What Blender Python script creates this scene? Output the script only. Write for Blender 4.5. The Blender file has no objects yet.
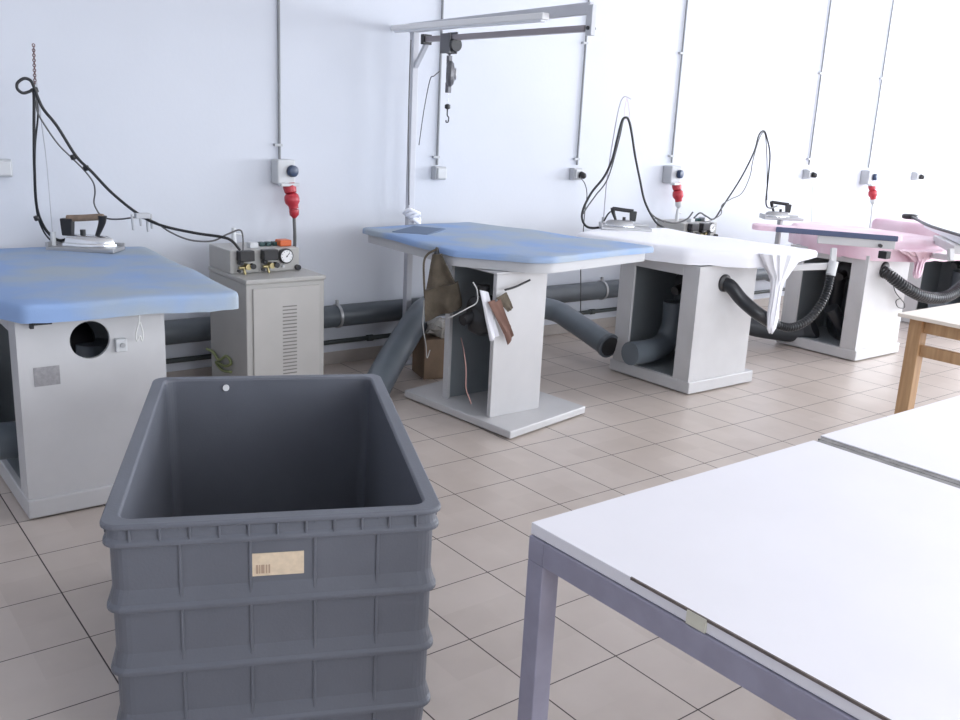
import bpy, bmesh, math, random
from mathutils import Vector, Matrix, noise
random.seed(7)
SC = bpy.context.scene
COL = SC.collection
PI = math.pi

# ---------------------------------------------------------------- camera
FPX = 921.846
YAW, PITCH, ROLL = 0.666811, 0.252084, -0.049038
EYE = Vector((-1.9775, -3.3954, 1.6116))
_f = Vector((math.sin(YAW) * math.cos(PITCH), math.cos(YAW) * math.cos(PITCH), -math.sin(PITCH)))
_r = Vector((math.cos(YAW), -math.sin(YAW), 0)); _d = _f.cross(_r)
CR = math.cos(ROLL) * _r + math.sin(ROLL) * _d
CD = -math.sin(ROLL) * _r + math.cos(ROLL) * _d
CF = _f
cam = bpy.data.cameras.new('camera'); cam.sensor_width = 36.0; cam.lens = 36.0 * FPX / 960.0
cam.clip_start = 0.05; cam.clip_end = 100
camo = bpy.data.objects.new('camera', cam); COL.objects.link(camo)
m = Matrix((CR, -CD, -CF)).transposed().to_4x4(); m.translation = EYE
camo.matrix_world = m
SC.camera = camo

# ---------------------------------------------------------------- light and exposure
SC.view_settings.view_transform = 'Standard'; SC.view_settings.look = 'None'
SC.view_settings.gamma = 1.0; SC.view_settings.use_curve_mapping = False
SC.view_settings.exposure = 0.0
SC.cycles.max_bounces = 10; SC.cycles.diffuse_bounces = 6
W = bpy.data.worlds.new('sky'); SC.world = W; W.use_nodes = True
bg = W.node_tree.nodes['Background']; bg.inputs[0].default_value = (0.80, 0.88, 1.0, 1); bg.inputs[1].default_value = 1.5

def window_light(name, loc, rot, sx, sy, power, col=(0.90, 0.94, 1.0)):
    l = bpy.data.lights.new(name, 'AREA'); l.shape = 'RECTANGLE'; l.size = sx; l.size_y = sy
    l.energy = power; l.color = col
    o = bpy.data.objects.new(name, l); COL.objects.link(o); o.location = loc; o.rotation_euler = rot
    return o
XR, XL, YF, YB, ZC = 11.0, -4.2, -6.2, 1.9, 3.6
# daylight entering the windows of the right wall and of the wall behind the camera
window_light('daylight_right', (XR + 0.15, -2.2, 1.9), (0, PI / 2, 0), 2.0, 5.6, 780)
window_light('daylight_front_far', (6.9, YF - 0.15, 1.9), (PI / 2, 0, 0), 4.6, 2.0, 205)
window_light('daylight_front_near', (0.6, YF - 0.15, 1.9), (PI / 2, 0, 0), 4.6, 2.0, 185)

# ---------------------------------------------------------------- helpers
def ray(px, py):
    return CR * ((px - 480) / FPX) + CD * ((py - 360) / FPX) + CF
def ay(px, py, Y):
    d = ray(px, py); return EYE + d * ((Y - EYE.y) / d.y)
def az(px, py, Z):
    d = ray(px, py); return EYE + d * ((Z - EYE.z) / d.z)
def ax(px, py, X):
    d = ray(px, py); return EYE + d * ((X - EYE.x) / d.x)

def thing(name, label, cat, loc=(0, 0, 0), group=None, rz=0):
    o = bpy.data.objects.new(name, None); COL.objects.link(o); o.location = loc; o.rotation_euler = (0, 0, rz)
    o.empty_display_size = .1
    o['label'] = label; o['category'] = cat
    if group: o['group'] = group
    return o
def tag(o, label, cat, group=None):
    o['label'] = label; o['category'] = cat
    if group: o['group'] = group
    return o

def smooth_path(pts, n=8):
    pts = [Vector(p) for p in pts]
    if len(pts) < 3: return pts
    P = [pts[0] * 2 - pts[1]] + pts + [pts[-1] * 2 - pts[-2]]
    out = []
    for i in range(1, len(P) - 2):
        a, b, c, d = P[i - 1:i + 3]
        for k in range(n):
            t = k / n
            out.append(0.5 * ((2 * b) + (c - a) * t + (2 * a - 5 * b + 4 * c - d) * t * t + (3 * b - a - 3 * c + d) * t ** 3))
    out.append(pts[-1]); return out

class MB:
    def __init__(s): s.v = []; s.f = []
    def add(s, vs, fs):
        n = len(s.v); s.v += [Vector(v) for v in vs]; s.f += [tuple(i + n for i in f) for f in fs]; return s
    def box(s, x0, y0, z0, x1, y1, z1, mat=None):
        vs = [Vector((x, y, z)) for z in (z0, z1) for x, y in ((x0, y0), (x1, y0), (x1, y1), (x0, y1))]
        if mat: vs = [mat @ v for v in vs]
        return s.add(vs, [(3, 2, 1, 0), (4, 5, 6, 7), (0, 1, 5, 4), (1, 2, 6, 5), (2, 3, 7, 6), (3, 0, 4, 7)])
    def bar(s, a, b, w, h, up=(0, 0, 1)):
        a = Vector(a); b = Vector(b); d = (b - a).normalized(); u = Vector(up)
        if abs(d.dot(u)) > .98: u = Vector((0, 1, 0))
        r = d.cross(u).normalized(); u = r.cross(d)
        vs = [p + r * i * w / 2 + u * j * h / 2 for p in (a, b) for i, j in ((-1, -1), (1, -1), (1, 1), (-1, 1))]
        return s.add(vs, [(3, 2, 1, 0), (4, 5, 6, 7), (0, 1, 5, 4), (1, 2, 6, 5), (2, 3, 7, 6), (3, 0, 4, 7)])
    def tube(s, pts, r, seg=10, smooth=8, caps=True):
        P = smooth_path(pts, smooth) if smooth else [Vector(p) for p in pts]
        n = len(P); R = r if callable(r) else (lambda t: r)
        rings = []; prev = None
        for i, p in enumerate(P):
            t = (P[min(i + 1, n - 1)] - P[max(i - 1, 0)])
            t = t.normalized() if t.length > 1e-9 else Vector((0, 0, 1))
            if prev is None:
                a = Vector((0, 0, 1)) if abs(t.z) < .9 else Vector((1, 0, 0))
                u = t.cross(a).normalized()
            else:
                u = (prev - t * prev.dot(t)).normalized()
            prev = u; w = t.cross(u); rr = R(i / (n - 1))
            rings.append([p + (u * math.cos(2 * PI * k / seg) + w * math.sin(2 * PI * k / seg)) * rr for k in range(seg)])
        return s.loft(rings, caps)
    def loft(s, rings, caps=True, closed=True):
        seg = len(rings[0]); vs = [v for rg in rings for v in rg]; fs = []
        for i in range(len(rings) - 1):
            for k in range(seg if closed else seg - 1):
                k2 = (k + 1) % seg
                fs.append((i * seg + k, i * seg + k2, (i + 1) * seg + k2, (i + 1) * seg + k))
        if caps:
            fs.append(tuple(reversed(range(seg)))); fs.append(tuple((len(rings) - 1) * seg + k for k in range(seg)))
        return s.add(vs, fs)
    def cyl(s, a, b, r, seg=16, r2=None):
        a = Vector(a); b = Vector(b)
        return s.tube([a, b], (lambda t: r + (r2 - r) * t) if r2 is not None else r, seg, 0)
    def prism(s, poly, z0, z1):
        n = len(poly)
        vs = [(x, y, z0) for x, y in poly] + [(x, y, z1) for x, y in poly]
        fs = [tuple(reversed(range(n))), tuple(range(n, 2 * n))] + [(i, (i + 1) % n, n + (i + 1) % n, n + i) for i in range(n)]
        return s.add(vs, fs)
    def lathe(s, c, prof, seg=20, axis=(0, 0, 1)):
        a = Vector(axis).normalized(); q = a.to_track_quat('Z', 'Y'); c = Vector(c)
        return s.loft([[c + q @ Vector((r * math.cos(2 * PI * k / seg), r * math.sin(2 * PI * k / seg), h)) for k in range(seg)] for r, h in prof])
    def build(s, name, mat, root=None, bevel=0, smooth=False, local=False, seg=2):
        off = Vector((0, 0, 0)) if (root is None or local) else Vector(root.location)
        if root is not None and root.parent is not None and not local: off = off + root.parent.location
        me = bpy.data.meshes.new(name); me.from_pydata([v - off for v in s.v], [], s.f)
        bm = bmesh.new(); bm.from_mesh(me); bmesh.ops.recalc_face_normals(bm, faces=bm.faces); bm.to_mesh(me); bm.free()
        me.materials.append(mat)
        if smooth:
            for p in me.polygons: p.use_smooth = True
            try: me.set_sharp_from_angle(angle=math.radians(50))
            except Exception: pass
        o = bpy.data.objects.new(name, me); COL.objects.link(o)
        if root is not None: o.parent = root
        if bevel:
            b = o.modifiers.new('bevel', 'BEVEL'); b.width = bevel; b.segments = seg; b.limit_method = 'ANGLE'; b.angle_limit = math.radians(40)
        return o
    def struct(s, name, mat, bevel=0):
        o = s.build(name, mat, None, bevel); o['kind'] = 'structure'; return o

# ---------------------------------------------------------------- materials
def mat(name, col, rough=.5, metal=0, spec=.5, noise_amt=.0, noise_scale=8, bump=0, bump_scale=200, col2=None, coat=0, sheen=0):
    m = bpy.data.materials.new(name); m.use_nodes = True; nt = m.node_tree; b = nt.nodes['Principled BSDF']
    b.inputs['Base Color'].default_value = (*col, 1); b.inputs['Roughness'].default_value = rough
    b.inputs['Metallic'].default_value = metal; b.inputs['Specular IOR Level'].default_value = spec
    if coat: b.inputs['Coat Weight'].default_value = coat
    if sheen: b.inputs['Sheen Weight'].default_value = sheen
    tc = nt.nodes.new('ShaderNodeTexCoord')
    if noise_amt or col2:
        n = nt.nodes.new('ShaderNodeTexNoise'); n.inputs['Scale'].default_value = noise_scale; n.inputs['Detail'].default_value = 5
        nt.links.new(tc.outputs['Object'], n.inputs['Vector'])
        cr = nt.nodes.new('ShaderNodeValToRGB'); cr.color_ramp.elements[0].position = .38; cr.color_ramp.elements[1].position = .66
        c2 = col2 or tuple(c * (1 - noise_amt) for c in col)
        cr.color_ramp.elements[0].color = (*c2, 1); cr.color_ramp.elements[1].color = (*col, 1)
        nt.links.new(n.outputs['Fac'], cr.inputs['Fac']); nt.links.new(cr.outputs['Color'], b.inputs['Base Color'])
    if bump:
        n2 = nt.nodes.new('ShaderNodeTexNoise'); n2.inputs['Scale'].default_value = bump_scale; n2.inputs['Detail'].default_value = 3
        nt.links.new(tc.outputs['Object'], n2.inputs['Vector'])
        bp = nt.nodes.new('ShaderNodeBump'); bp.inputs['Strength'].default_value = bump; bp.inputs['Distance'].default_value = .01
        nt.links.new(n2.outputs['Fac'], bp.inputs['Height']); nt.links.new(bp.outputs['Normal'], b.inputs['Normal'])
    return m

WALL = mat('white plaster', (.63, .655, .71), .9, noise_amt=.03, noise_scale=1.2, bump=.05, bump_scale=40)
CEIL = mat('ceiling paint', (.78, .78, .78), .9)
SKIRT = mat('skirting tile', (.42, .38, .35), .4, noise_amt=.1)
FRAME_W = mat('window frame', (.8, .8, .8), .4)
STEEL_W = mat('white coated steel', (.58, .575, .58), .35, noise_amt=.05, noise_scale=6)
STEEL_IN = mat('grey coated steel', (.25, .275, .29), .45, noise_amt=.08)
BEIGE = mat('beige coated steel', (.43, .42, .40), .45, noise_amt=.05, noise_scale=7)
BEIGE_D = mat('beige steel door', (.46, .445, .425), .45, noise_amt=.04, noise_scale=7)
LAV = mat('lavender grey enamel', (.31, .30, .38), .4, noise_amt=.12, noise_scale=14)
ALU = mat('painted aluminium', (.55, .56, .60), .4, noise_amt=.05)
RAIL = mat('zinc rail', (.30, .27, .28), .35, metal=.6)
PVC = mat('grey pvc pipe', (.10, .115, .13), .38, noise_amt=.15, noise_scale=5)
PVC_L = mat('light grey pvc pipe', (.15, .175, .20), .38, noise_amt=.12, noise_scale=5)
PIPE_D = mat('dark steel pipe', (.05, .06, .06), .5)
RUBBER = mat('black rubber', (.012, .013, .015), .45)
BLK = mat('black plastic', (.015, .015, .017), .4)
HOSE = mat('black ribbed hose', (.018, .02, .024), .3)
CORD_G = mat('grey cord', (.12, .12, .12), .5)
CORD_W = mat('white cord', (.7, .7, .68), .6)
CHROME = mat('polished metal', (.75, .76, .78), .18, metal=1)
BRASS = mat('brass fitting', (.45, .38, .20), .35, metal=.9)
SILVER = mat('aluminium casting', (.45, .45, .46), .4, metal=.7)
WOODH = mat('worn wooden handle', (.28, .20, .14), .6, noise_amt=.25, noise_scale=30)
RED = mat('red plastic', (.45, .03, .045), .4)
BLUEP = mat('dark blue plastic', (.03, .05, .10), .4)
GREYP = mat('light grey plastic', (.58, .59, .60), .45)
SOCK = mat('socket grey plastic', (.46, .47, .49), .5)
ORANGE = mat('orange switch', (.6, .12, .03), .35)
GREEN_D = mat('dark green switch', (.02, .06, .06), .35)
WHITEP = mat('white plastic', (.8, .8, .8), .4)
CLOTH_W = mat('white cotton cover', (.86, .86, .90), .9, bump=.3, bump_scale=300, sheen=.2)
CLOTH_P = mat('pink cotton cover', (.70, .46, .55), .9, bump=.3, bump_scale=300, sheen=.2, col2=(.80, .62, .70), noise_scale=4)
SLV_BLUE = mat('slate blue cover band', (.085, .105, .18), .8)
OLIVE = mat('olive brown canvas', (.13, .105, .075), .9, noise_amt=.3, noise_scale=14, bump=.4, bump_scale=60)
BROWNTAG = mat('brown tape', (.19, .10, .075), .8, noise_amt=.2)
CARD = mat('cardboard', (.26, .18, .12), .85, noise_amt=.15, noise_scale=12)
PLASTIC = mat('crumpled plastic film', (.5, .47, .42), .25, noise_amt=.3, noise_scale=20)
WOOD = None
BIN = mat('grey bin plastic', (.122, .129, .152), .42, noise_amt=.08, noise_scale=5, bump=.06, bump_scale=150)
LAMINATE = mat('white laminate', (.78, .765, .80), .42, noise_amt=.03, noise_scale=3)
STRIP = mat('laminate edge', (.72, .71, .78), .5, noise_amt=.04)
WORN = mat('worn brown edge line', (.16, .13, .12), .8, noise_amt=.3, noise_scale=40)
LAMPD = mat('lamp diffuser', (.75, .77, .80), .3)

def blue_cover(name):
    m = bpy.data.materials.new(name); m.use_nodes = True; nt = m.node_tree; b = nt.nodes['Principled BSDF']
    b.inputs['Roughness'].default_value = .85
    tc = nt.nodes.new('ShaderNodeTexCoord')
    n = nt.nodes.new('ShaderNodeTexNoise'); n.inputs['Scale'].default_value = 2.2; n.inputs['Detail'].default_value = 4
    nt.links.new(tc.outputs['Object'], n.inputs['Vector'])
    cr = nt.nodes.new('ShaderNodeValToRGB'); e = cr.color_ramp.elements
    e[0].position = .40; e[0].color = (.37, .43, .49, 1); e[1].position = .60; e[1].color = (.26, .38, .62, 1)
    nt.links.new(n.outputs['Fac'], cr.inputs['Fac']); nt.links.new(cr.outputs['Color'], b.inputs['Base Color'])
    n2 = nt.nodes.new('ShaderNodeTexNoise'); n2.inputs['Scale'].default_value = 250
    nt.links.new(tc.outputs['Object'], n2.inputs['Vector'])
    bp = nt.nodes.new('ShaderNodeBump'); bp.inputs['Strength'].default_value = .2; bp.inputs['Distance'].default_value = .005
    nt.links.new(n2.outputs['Fac'], bp.inputs['Height']); nt.links.new(bp.outputs['Normal'], b.inputs['Normal'])
    return m
BLUE = blue_cover('blue cotton cover')
BLUE_E = mat('blue cover edge', (.14, .23, .50), .85)

def wood_mat():
    m = bpy.data.materials.new('pine wood'); m.use_nodes = True; nt = m.node_tree; b = nt.nodes['Principled BSDF']
    b.inputs['Roughness'].default_value = .5
    tc = nt.nodes.new('ShaderNodeTexCoord'); mp = nt.nodes.new('ShaderNodeMapping'); mp.inputs['Scale'].default_value = (14, 14, 1.2)
    w = nt.nodes.new('ShaderNodeTexNoise'); w.inputs['Scale'].default_value = 3; w.inputs['Detail'].default_value = 6
    nt.links.new(tc.outputs['Object'], mp.inputs['Vector']); nt.links.new(mp.outputs['Vector'], w.inputs['Vector'])
    cr = nt.nodes.new('ShaderNodeValToRGB'); cr.color_ramp.elements[0].position = .3; cr.color_ramp.elements[1].position = .7
    cr.color_ramp.elements[0].color = (.34, .19, .09, 1); cr.color_ramp.elements[1].color = (.50, .32, .17, 1)
    nt.links.new(w.outputs['Fac'], cr.inputs['Fac']); nt.links.new(cr.outputs['Color'], b.inputs['Base Color'])
    return m
WOOD = wood_mat()

def floor_mat():
    m = bpy.data.materials.new('square floor tiles'); m.use_nodes = True; nt = m.node_tree; b = nt.nodes['Principled BSDF']
    N = nt.nodes.new; L = nt.links.new
    g = N('ShaderNodeNewGeometry'); sp = N('ShaderNodeSeparateXYZ'); L(g.outputs['Position'], sp.inputs[0])
    def line(out, w):
        d = N('ShaderNodeMath'); d.operation = 'DIVIDE'; L(out, d.inputs[0]); d.inputs[1].default_value = .33
        a = N('ShaderNodeMath'); a.operation = 'ADD'; L(d.outputs[0], a.inputs[0]); a.inputs[1].default_value = 100.5
        f = N('ShaderNodeMath'); f.operation = 'FRACT'; L(a.outputs[0], f.inputs[0])
        s = N('ShaderNodeMath'); s.operation = 'SUBTRACT'; L(f.outputs[0], s.inputs[0]); s.inputs[1].default_value = .5
        ab = N('ShaderNodeMath'); ab.operation = 'ABSOLUTE'; L(s.outputs[0], ab.inputs[0])
        lt = N('ShaderNodeMapRange'); L(ab.outputs[0], lt.inputs['Value']); lt.inputs['From Min'].default_value = w * .6; lt.inputs['From Max'].default_value = w
        lt.inputs['To Min'].default_value = 1; lt.inputs['To Max'].default_value = 0
        fl = N('ShaderNodeMath'); fl.operation = 'FLOOR'; L(a.outputs[0], fl.inputs[0])
        return lt.outputs['Result'], fl.outputs[0]
    lx, fx = line(sp.outputs['X'], .0085); ly, fy = line(sp.outputs['Y'], .0075)
    mx = N('ShaderNodeMath'); mx.operation = 'MAXIMUM'; L(lx, mx.inputs[0]); L(ly, mx.inputs[1])
    cb = N('ShaderNodeCombineXYZ'); L(fx, cb.inputs[0]); L(fy, cb.inputs[1])
    wn = N('ShaderNodeTexWhiteNoise'); L(cb.outputs[0], wn.inputs['Vector'])
    ns = N('ShaderNodeTexNoise'); ns.inputs['Scale'].default_value = 5; ns.inputs['Detail'].default_value = 6; L(g.outputs['Position'], ns.inputs['Vector'])
    av = N('ShaderNodeMath'); av.operation = 'MULTIPLY_ADD'; L(wn.outputs['Value'], av.inputs[0]); av.inputs[1].default_value = .35; L(ns.outputs['Fac'], av.inputs[2])
    cr = N('ShaderNodeValToRGB'); L(av.outputs[0], cr.inputs['Fac'])
    cr.color_ramp.elements[0].position = .4; cr.color_ramp.elements[1].position = .95
    cr.color_ramp.elements[0].color = (.515, .445, .395, 1); cr.color_ramp.elements[1].color = (.585, .512, .46, 1)
    mixc = N('ShaderNodeMix'); mixc.data_type = 'RGBA'; L(mx.outputs[0], mixc.inputs['Factor']); L(cr.outputs['Color'], mixc.inputs[6]); mixc.inputs[7].default_value = (.065, .05, .047, 1)
    L(mixc.outputs[2], b.inputs['Base Color'])
    rr = N('ShaderNodeMapRange'); L(mx.outputs[0], rr.inputs['Value']); rr.inputs['To Min'].default_value = .33; rr.inputs['To Max'].default_value = .9
    L(rr.outputs['Result'], b.inputs['Roughness'])
    inv = N('ShaderNodeMath'); inv.operation = 'SUBTRACT'; inv.inputs[0].default_value = 1; L(mx.outputs[0], inv.inputs[1])
    bp = N('ShaderNodeBump'); bp.inputs['Strength'].default_value = .4; bp.inputs['Distance'].default_value = .003
    L(inv.outputs[0], bp.inputs['Height']); L(bp.outputs['Normal'], b.inputs['Normal'])
    return m
FLOOR = floor_mat()

# ---------------------------------------------------------------- setting
MB().box(XL, YF, -.1, XR, YB, 0).struct('floor', FLOOR)
MB().box(XL, YF, ZC, XR, YB, ZC + .1).struct('ceiling', CEIL)
MB().box(XL - .2, YB, -.1, XR + .2, YB + .2, ZC + .1).struct('wall_back', WALL)
MB().box(XL - .2, YF, -.1, XL, YB, ZC + .1).struct('wall_left', WALL)
MB().box(XL, YB - .012, 0, XR, YB, .085).struct('baseboard_back', SKIRT, .003)
# right wall with one long window opening
wr = MB(); y0, y1, z0, z1 = -5.0, .6, .9, 2.9
wr.box(XR, YF, -.1, XR + .2, YB, z0).box(XR, YF, z1, XR + .2, YB, ZC + .1).box(XR, YF, z0, XR + .2, y0, z1).box(XR, y1, z0, XR + .2, YB, z1)
wr.struct('wall_right', WALL)
fr = MB()
for y in (y0 + .03, -3.6, -2.2, -.8, y1 - .03): fr.box(XR + .04, y - .03, z0, XR + .10, y + .03, z1)
fr.box(XR + .04, y0, z0, XR + .10, y1, z0 + .05).box(XR + .04, y0, z1 - .05, XR + .10, y1, z1)
fr.struct('window_1', FRAME_W)
wf = MB()
wf.box(XL - .2, YF - .2, -.1, XR + .2, YF, .9).box(XL - .2, YF - .2, 2.9, XR + .2, YF, ZC + .1)
wf.box(XL - .2, YF - .2, .9, -1.7, YF, 2.9).box(2.9, YF - .2, .9, 4.6, YF, 2.9).box(9.2, YF - .2, .9, XR + .2, YF, 2.9)
wf.struct('wall_front', WALL)
for k, (a, b) in enumerate(((-1.7, 2.9), (4.6, 9.2))):
    fr = MB()
    for i in range(4):
        x = a + .03 + (b - a - .06) * i / 3; fr.box(x - .03, YF - .1, .9, x + .03, YF - .04, 2.9)
    fr.box(a, YF - .1, .9, b, YF - .04, .95).box(a, YF - .1, 2.85, b, YF - .04, 2.9)
    fr.struct('window_%d' % (k + 2), FRAME_W)

# ---------------------------------------------------------------- wall pipes
PY = 1.815
t = thing('extraction_pipe', 'thick dark grey extraction pipe running low along the white wall', 'pipe', (0, PY, .34))
p = MB(); p.cyl((-3.6, PY, .345), (3.75, PY, .345), .072, 24); p.build('main_pipe', PVC, t, smooth=True)
p = MB(); p.cyl((3.75, PY, .345), (10.5, PY, .345), .055, 24); p.build('narrow_pipe', PVC, t, smooth=True)
p = MB(); p.lathe((3.68, PY, .345), [(.074, 0), (.082, .005), (.082, .06), (.058, .14), (.056, .15)], 24, (1, 0, 0)); p.build('reducer', PVC, t, smooth=True)
for x in (ay(337, 312, PY).x, ay(601, 292, PY).x, -.9, 2.15, 5.6):
    c = MB(); c.lathe((x - .01, PY, .345), [(.074, 0), (.079, 0), (.079, .02), (.074, .02)], 24, (1, 0, 0))
    c.bar((x, PY, .41), (x, PY, .45), .015, .02).bar((x, PY + .06, .345), (x, YB, .345), .015, .03)
    c.build('pipe_clamp', SILVER, t, smooth=True)
t = thing('water_pipe', 'thin dark pipe along the wall beneath the thick grey pipe', 'pipe', (0, 1.86, .15))
p = MB(); p.cyl((-3.6, 1.862, .16), (10.5, 1.862, .16), .016, 12); p.build('pipe', PIPE_D, t, smooth=True)
for x in (ay(370, 339, 1.86).x, -.6, 3.3, 5.0):
    MB().cyl((x - .02, 1.862, .16), (x + .02, 1.862, .16), .022, 12).bar((x, 1.87, .16), (x, YB, .16), .02, .02).build('pipe_clip', PIPE_D, t)

# ---------------------------------------------------------------- conduits and sockets
def conduit(px, py, label, clips, topx):
    b = ay(px, py, 1.885)
    t = thing('cable_conduit', label, 'conduit', (b.x, 1.885, b.z), 'cable conduits on the wall')
    MB().cyl((b.x, 1.885, b.z), (b.x, 1.885, 3.55), .0085, 12).build('tube', SOCK_T, t, smooth=True)
    for cy in clips:
        z = ay(px, cy, 1.885).z
        MB().box(b.x - .035, 1.872, z - .008, b.x + .014, YB, z + .008).build('clip', SOCK, t)
    return b
SOCK_T = mat('grey conduit', (.24, .25, .26), .5)
def small_socket(px, py, label, plug, hood=True):
    c = ay(px, py, 1.87)
    t = thing('wall_socket', label, 'socket', (c.x, YB, c.z), 'single sockets on the wall')
    MB().box(c.x - .045, 1.845, c.z - .045, c.x + .045, YB, c.z + .045).build('box', SOCK, t, .006)
    MB().box(c.x - .036, 1.828, c.z - .036, c.x + .036, 1.845, c.z + .036).build('cover', GREYP, t, .006)
    if plug:
        MB().lathe((c.x + .004, 1.828, c.z - .002), [(.026, 0), (.028, .012), (.022, .04), (.010, .05)], 16, (.45, -1, -.25)).build('socket_ring', BLK, t, smooth=True)
    return c
c = small_socket(2, 168, 'grey wall socket at the far left edge above the blue board', False)
c = small_socket(439, 173, 'grey closed socket on the wall, seen between gantry pole and hanging balancer', False)
conduit(437, 165, 'grey vertical conduit behind the gantry pole and rail', (157,), 0)
SP = []
for px, lab, lab2 in ((576, 'wall socket with black and white plug right of the gantry arm', 'vertical conduit on the wall under the end of gantry arm'),
                      (808, 'wall socket with a plug above the striped sleeve board', 'thin conduit between the two sockets above the sleeve board')):
    c = small_socket(px, 174, lab, True); SP.append(c)
    conduit(px + 1, 165, lab2, (159, 42 if px < 700 else 72), 0)
c = small_socket(916, 176, 'pale wall socket with a plug at the far right of the wall', True); SP.append(c)

def cee_socket(px, py, label, plab, n):
    c = ay(px, py, 1.86)
    t = thing('power_socket_box', label, 'socket', (c.x, YB, c.z), 'three phase socket boxes')
    b = MB(); b.box(c.x - .062, 1.80, c.z - .075, c.x + .055, YB, c.z + .070)
    b.build('housing', GREYP if n == 0 else SOCK, t, .01)
    MB().box(c.x - .058, 1.76, c.z - .085, c.x + .064, 1.81, c.z - .066).build('lower_lip', GREYP, t, .004)
    MB().lathe((c.x + .025, 1.80, c.z + .004), [(.034, 0), (.036, .01), (.033, .03), (.026, .034)], 20, (.25, -1, 0)).build('round_socket', BLUEP, t, smooth=True)
    MB().lathe((c.x + .01, 1.80, c.z - .075), [(.036, -.004), (.04, .02), (.036, .05), (.026, .055)], 20, (.1, -.25, -1)).build('outlet', RED, t, smooth=True)
    k = thing('power_plug', plab, 'plug', (c.x + .02, 1.78, c.z - .12), 'red power plugs')
    q = MB(); q.lathe((c.x + .014, 1.785, c.z - .128), [(.030, 0), (.042, .012), (.046, .035), (.044, .055), (.030, .075), (.029, .095)], 20, (.15, -.15, -1)); q.build('plug_body', RED, k, smooth=True)
    q = MB(); q.lathe((c.x + .028, 1.77, c.z - .222), [(.028, 0), (.030, .01), (.028, .035), (.018, .045), (.010, .055)], 16, (.02, 0, -1)); q.build('gland', RED if n == 0 else GREYP, k, smooth=True)
    MB().tube([(c.x + .028, 1.77, c.z - .27), (c.x + .03, 1.765, c.z - .38), (c.x + .025, 1.76, c.z - .5), (c.x + .02, 1.78, .5)], .010).build('cord', CORD_G if n == 0 else GREYP, k, smooth=True)
    return c
cee_socket(283, 171, 'grey socket box with dark blue round socket above the steam boiler', 'red power plug hanging from the socket box above the gauge panel', 0)
conduit(279.6, 160, 'grey vertical conduit leading to the leftmost red plug', (145,), 0)
cee_socket(671, 174, 'grey socket box on the wall between the two irons on white covers', 'red power plug between the two hanging black cable loops', 1)
conduit(671.5, 163, 'vertical conduit on the wall between the two black cable loops', (156, 52), 0)
cee_socket(867, 177, 'rightmost socket box, pale, above the sleeve board end', 'pale red power plug above the pink covered boards', 2)
conduit(868.5, 168, 'faint rightmost vertical conduit above the pink boards', (77,), 0)

# ---------------------------------------------------------------- pads
def round_poly(poly, r, n=5):
    out = []; N = len(poly)
    for i in range(N):
        p = Vector(poly[i]); a = Vector(poly[i - 1]); b = Vector(poly[(i + 1) % N])
        ra = min(r, (a - p).length * .45, (b - p).length * .45)
        u = (a - p).normalized() * ra; v = (b - p).normalized() * ra
        for k in range(n + 1):
            t = k / n; out.append((p + u) * (1 - t) ** 2 + p * 2 * t * (1 - t) + (p + v) * t * t)
    res = []
    for i in range(len(out)):
        a = out[i]; b = out[(i + 1) % len(out)]; k = max(1, int((b - a).length / .05))
        for j in range(k): res.append(a + (b - a) * j / k)
    return res
def pad(poly, ztop, thick, r=.03, corner=.06, wob=.004, tilt=None, seed=0, flare=0, ripple=0, thin=None):
    o = round_poly(poly, corner); c = sum(o, Vector((0, 0))) / len(o)
    mb = MB(); rings = []
    zt = tilt or (lambda x, y: 0)
    def ring(ins, dz, scale=None):
        rg = []
        for i, p in enumerate(o):
            d = p - c
            q = c + d * scale if scale is not None else c + d * (1 - ins / d.length)
            z = ztop + zt(q.x, q.y) + dz * (thin(q.x, q.y) if thin else 1) + noise.noise(Vector((q.x * 3 + seed, q.y * 3, dz))) * wob
            if ripple and dz < -thick * .7: z += math.sin(i * 1.7 + seed) * ripple * noise.noise(Vector((i * .3, seed, 0)))
            rg.append(Vector((q.x, q.y, z)))
        return rg
    rings.append(ring(0, -thick, .02)); rings.append(ring(.03, -thick)); rings.append(ring(-flare, -thick)); rings.append(ring(-flare * .5, -thick * .6)); rings.append(ring(0, -r))
    rings.append(ring(r * .12, -r * .5)); rings.append(ring(r * .4, -r * .15)); rings.append(ring(r, 0))
    for s in (.85, .7, .5, .3, .1, .02): rings.append(ring(0, 0, s))
    return mb.loft(rings)

# ---------------------------------------------------------------- ironing table cabinet
def panel_hole(mb, x0, x1, z0, z1, y, th, cx, cz, r, n=32):
    def q(a, R=None):
        dx, dz = math.cos(a), math.sin(a)
        if R: return Vector((cx + dx * R, 0, cz + dz * R))
        k = min((x1 - cx) / dx if dx > 1e-9 else 1e9, (x0 - cx) / dx if dx < -1e-9 else 1e9, (z1 - cz) / dz if dz > 1e-9 else 1e9, (z0 - cz) / dz if dz < -1e-9 else 1e9)
        return Vector((cx + dx * k, 0, cz + dz * k))
    angs = sorted([2 * PI * k / n for k in range(n)] + [math.atan2(z - cz, x - cx) % (2 * PI) for x in (x0, x1) for z in (z0, z1)])
    rings = []
    for R, yy in ((r, y), (None, y), (None, y + th), (r, y + th), (r, y)):
        rings.append([q(a, R) + Vector((0, yy, 0)) for a in angs])
    mb.loft(rings, caps=False)
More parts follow.
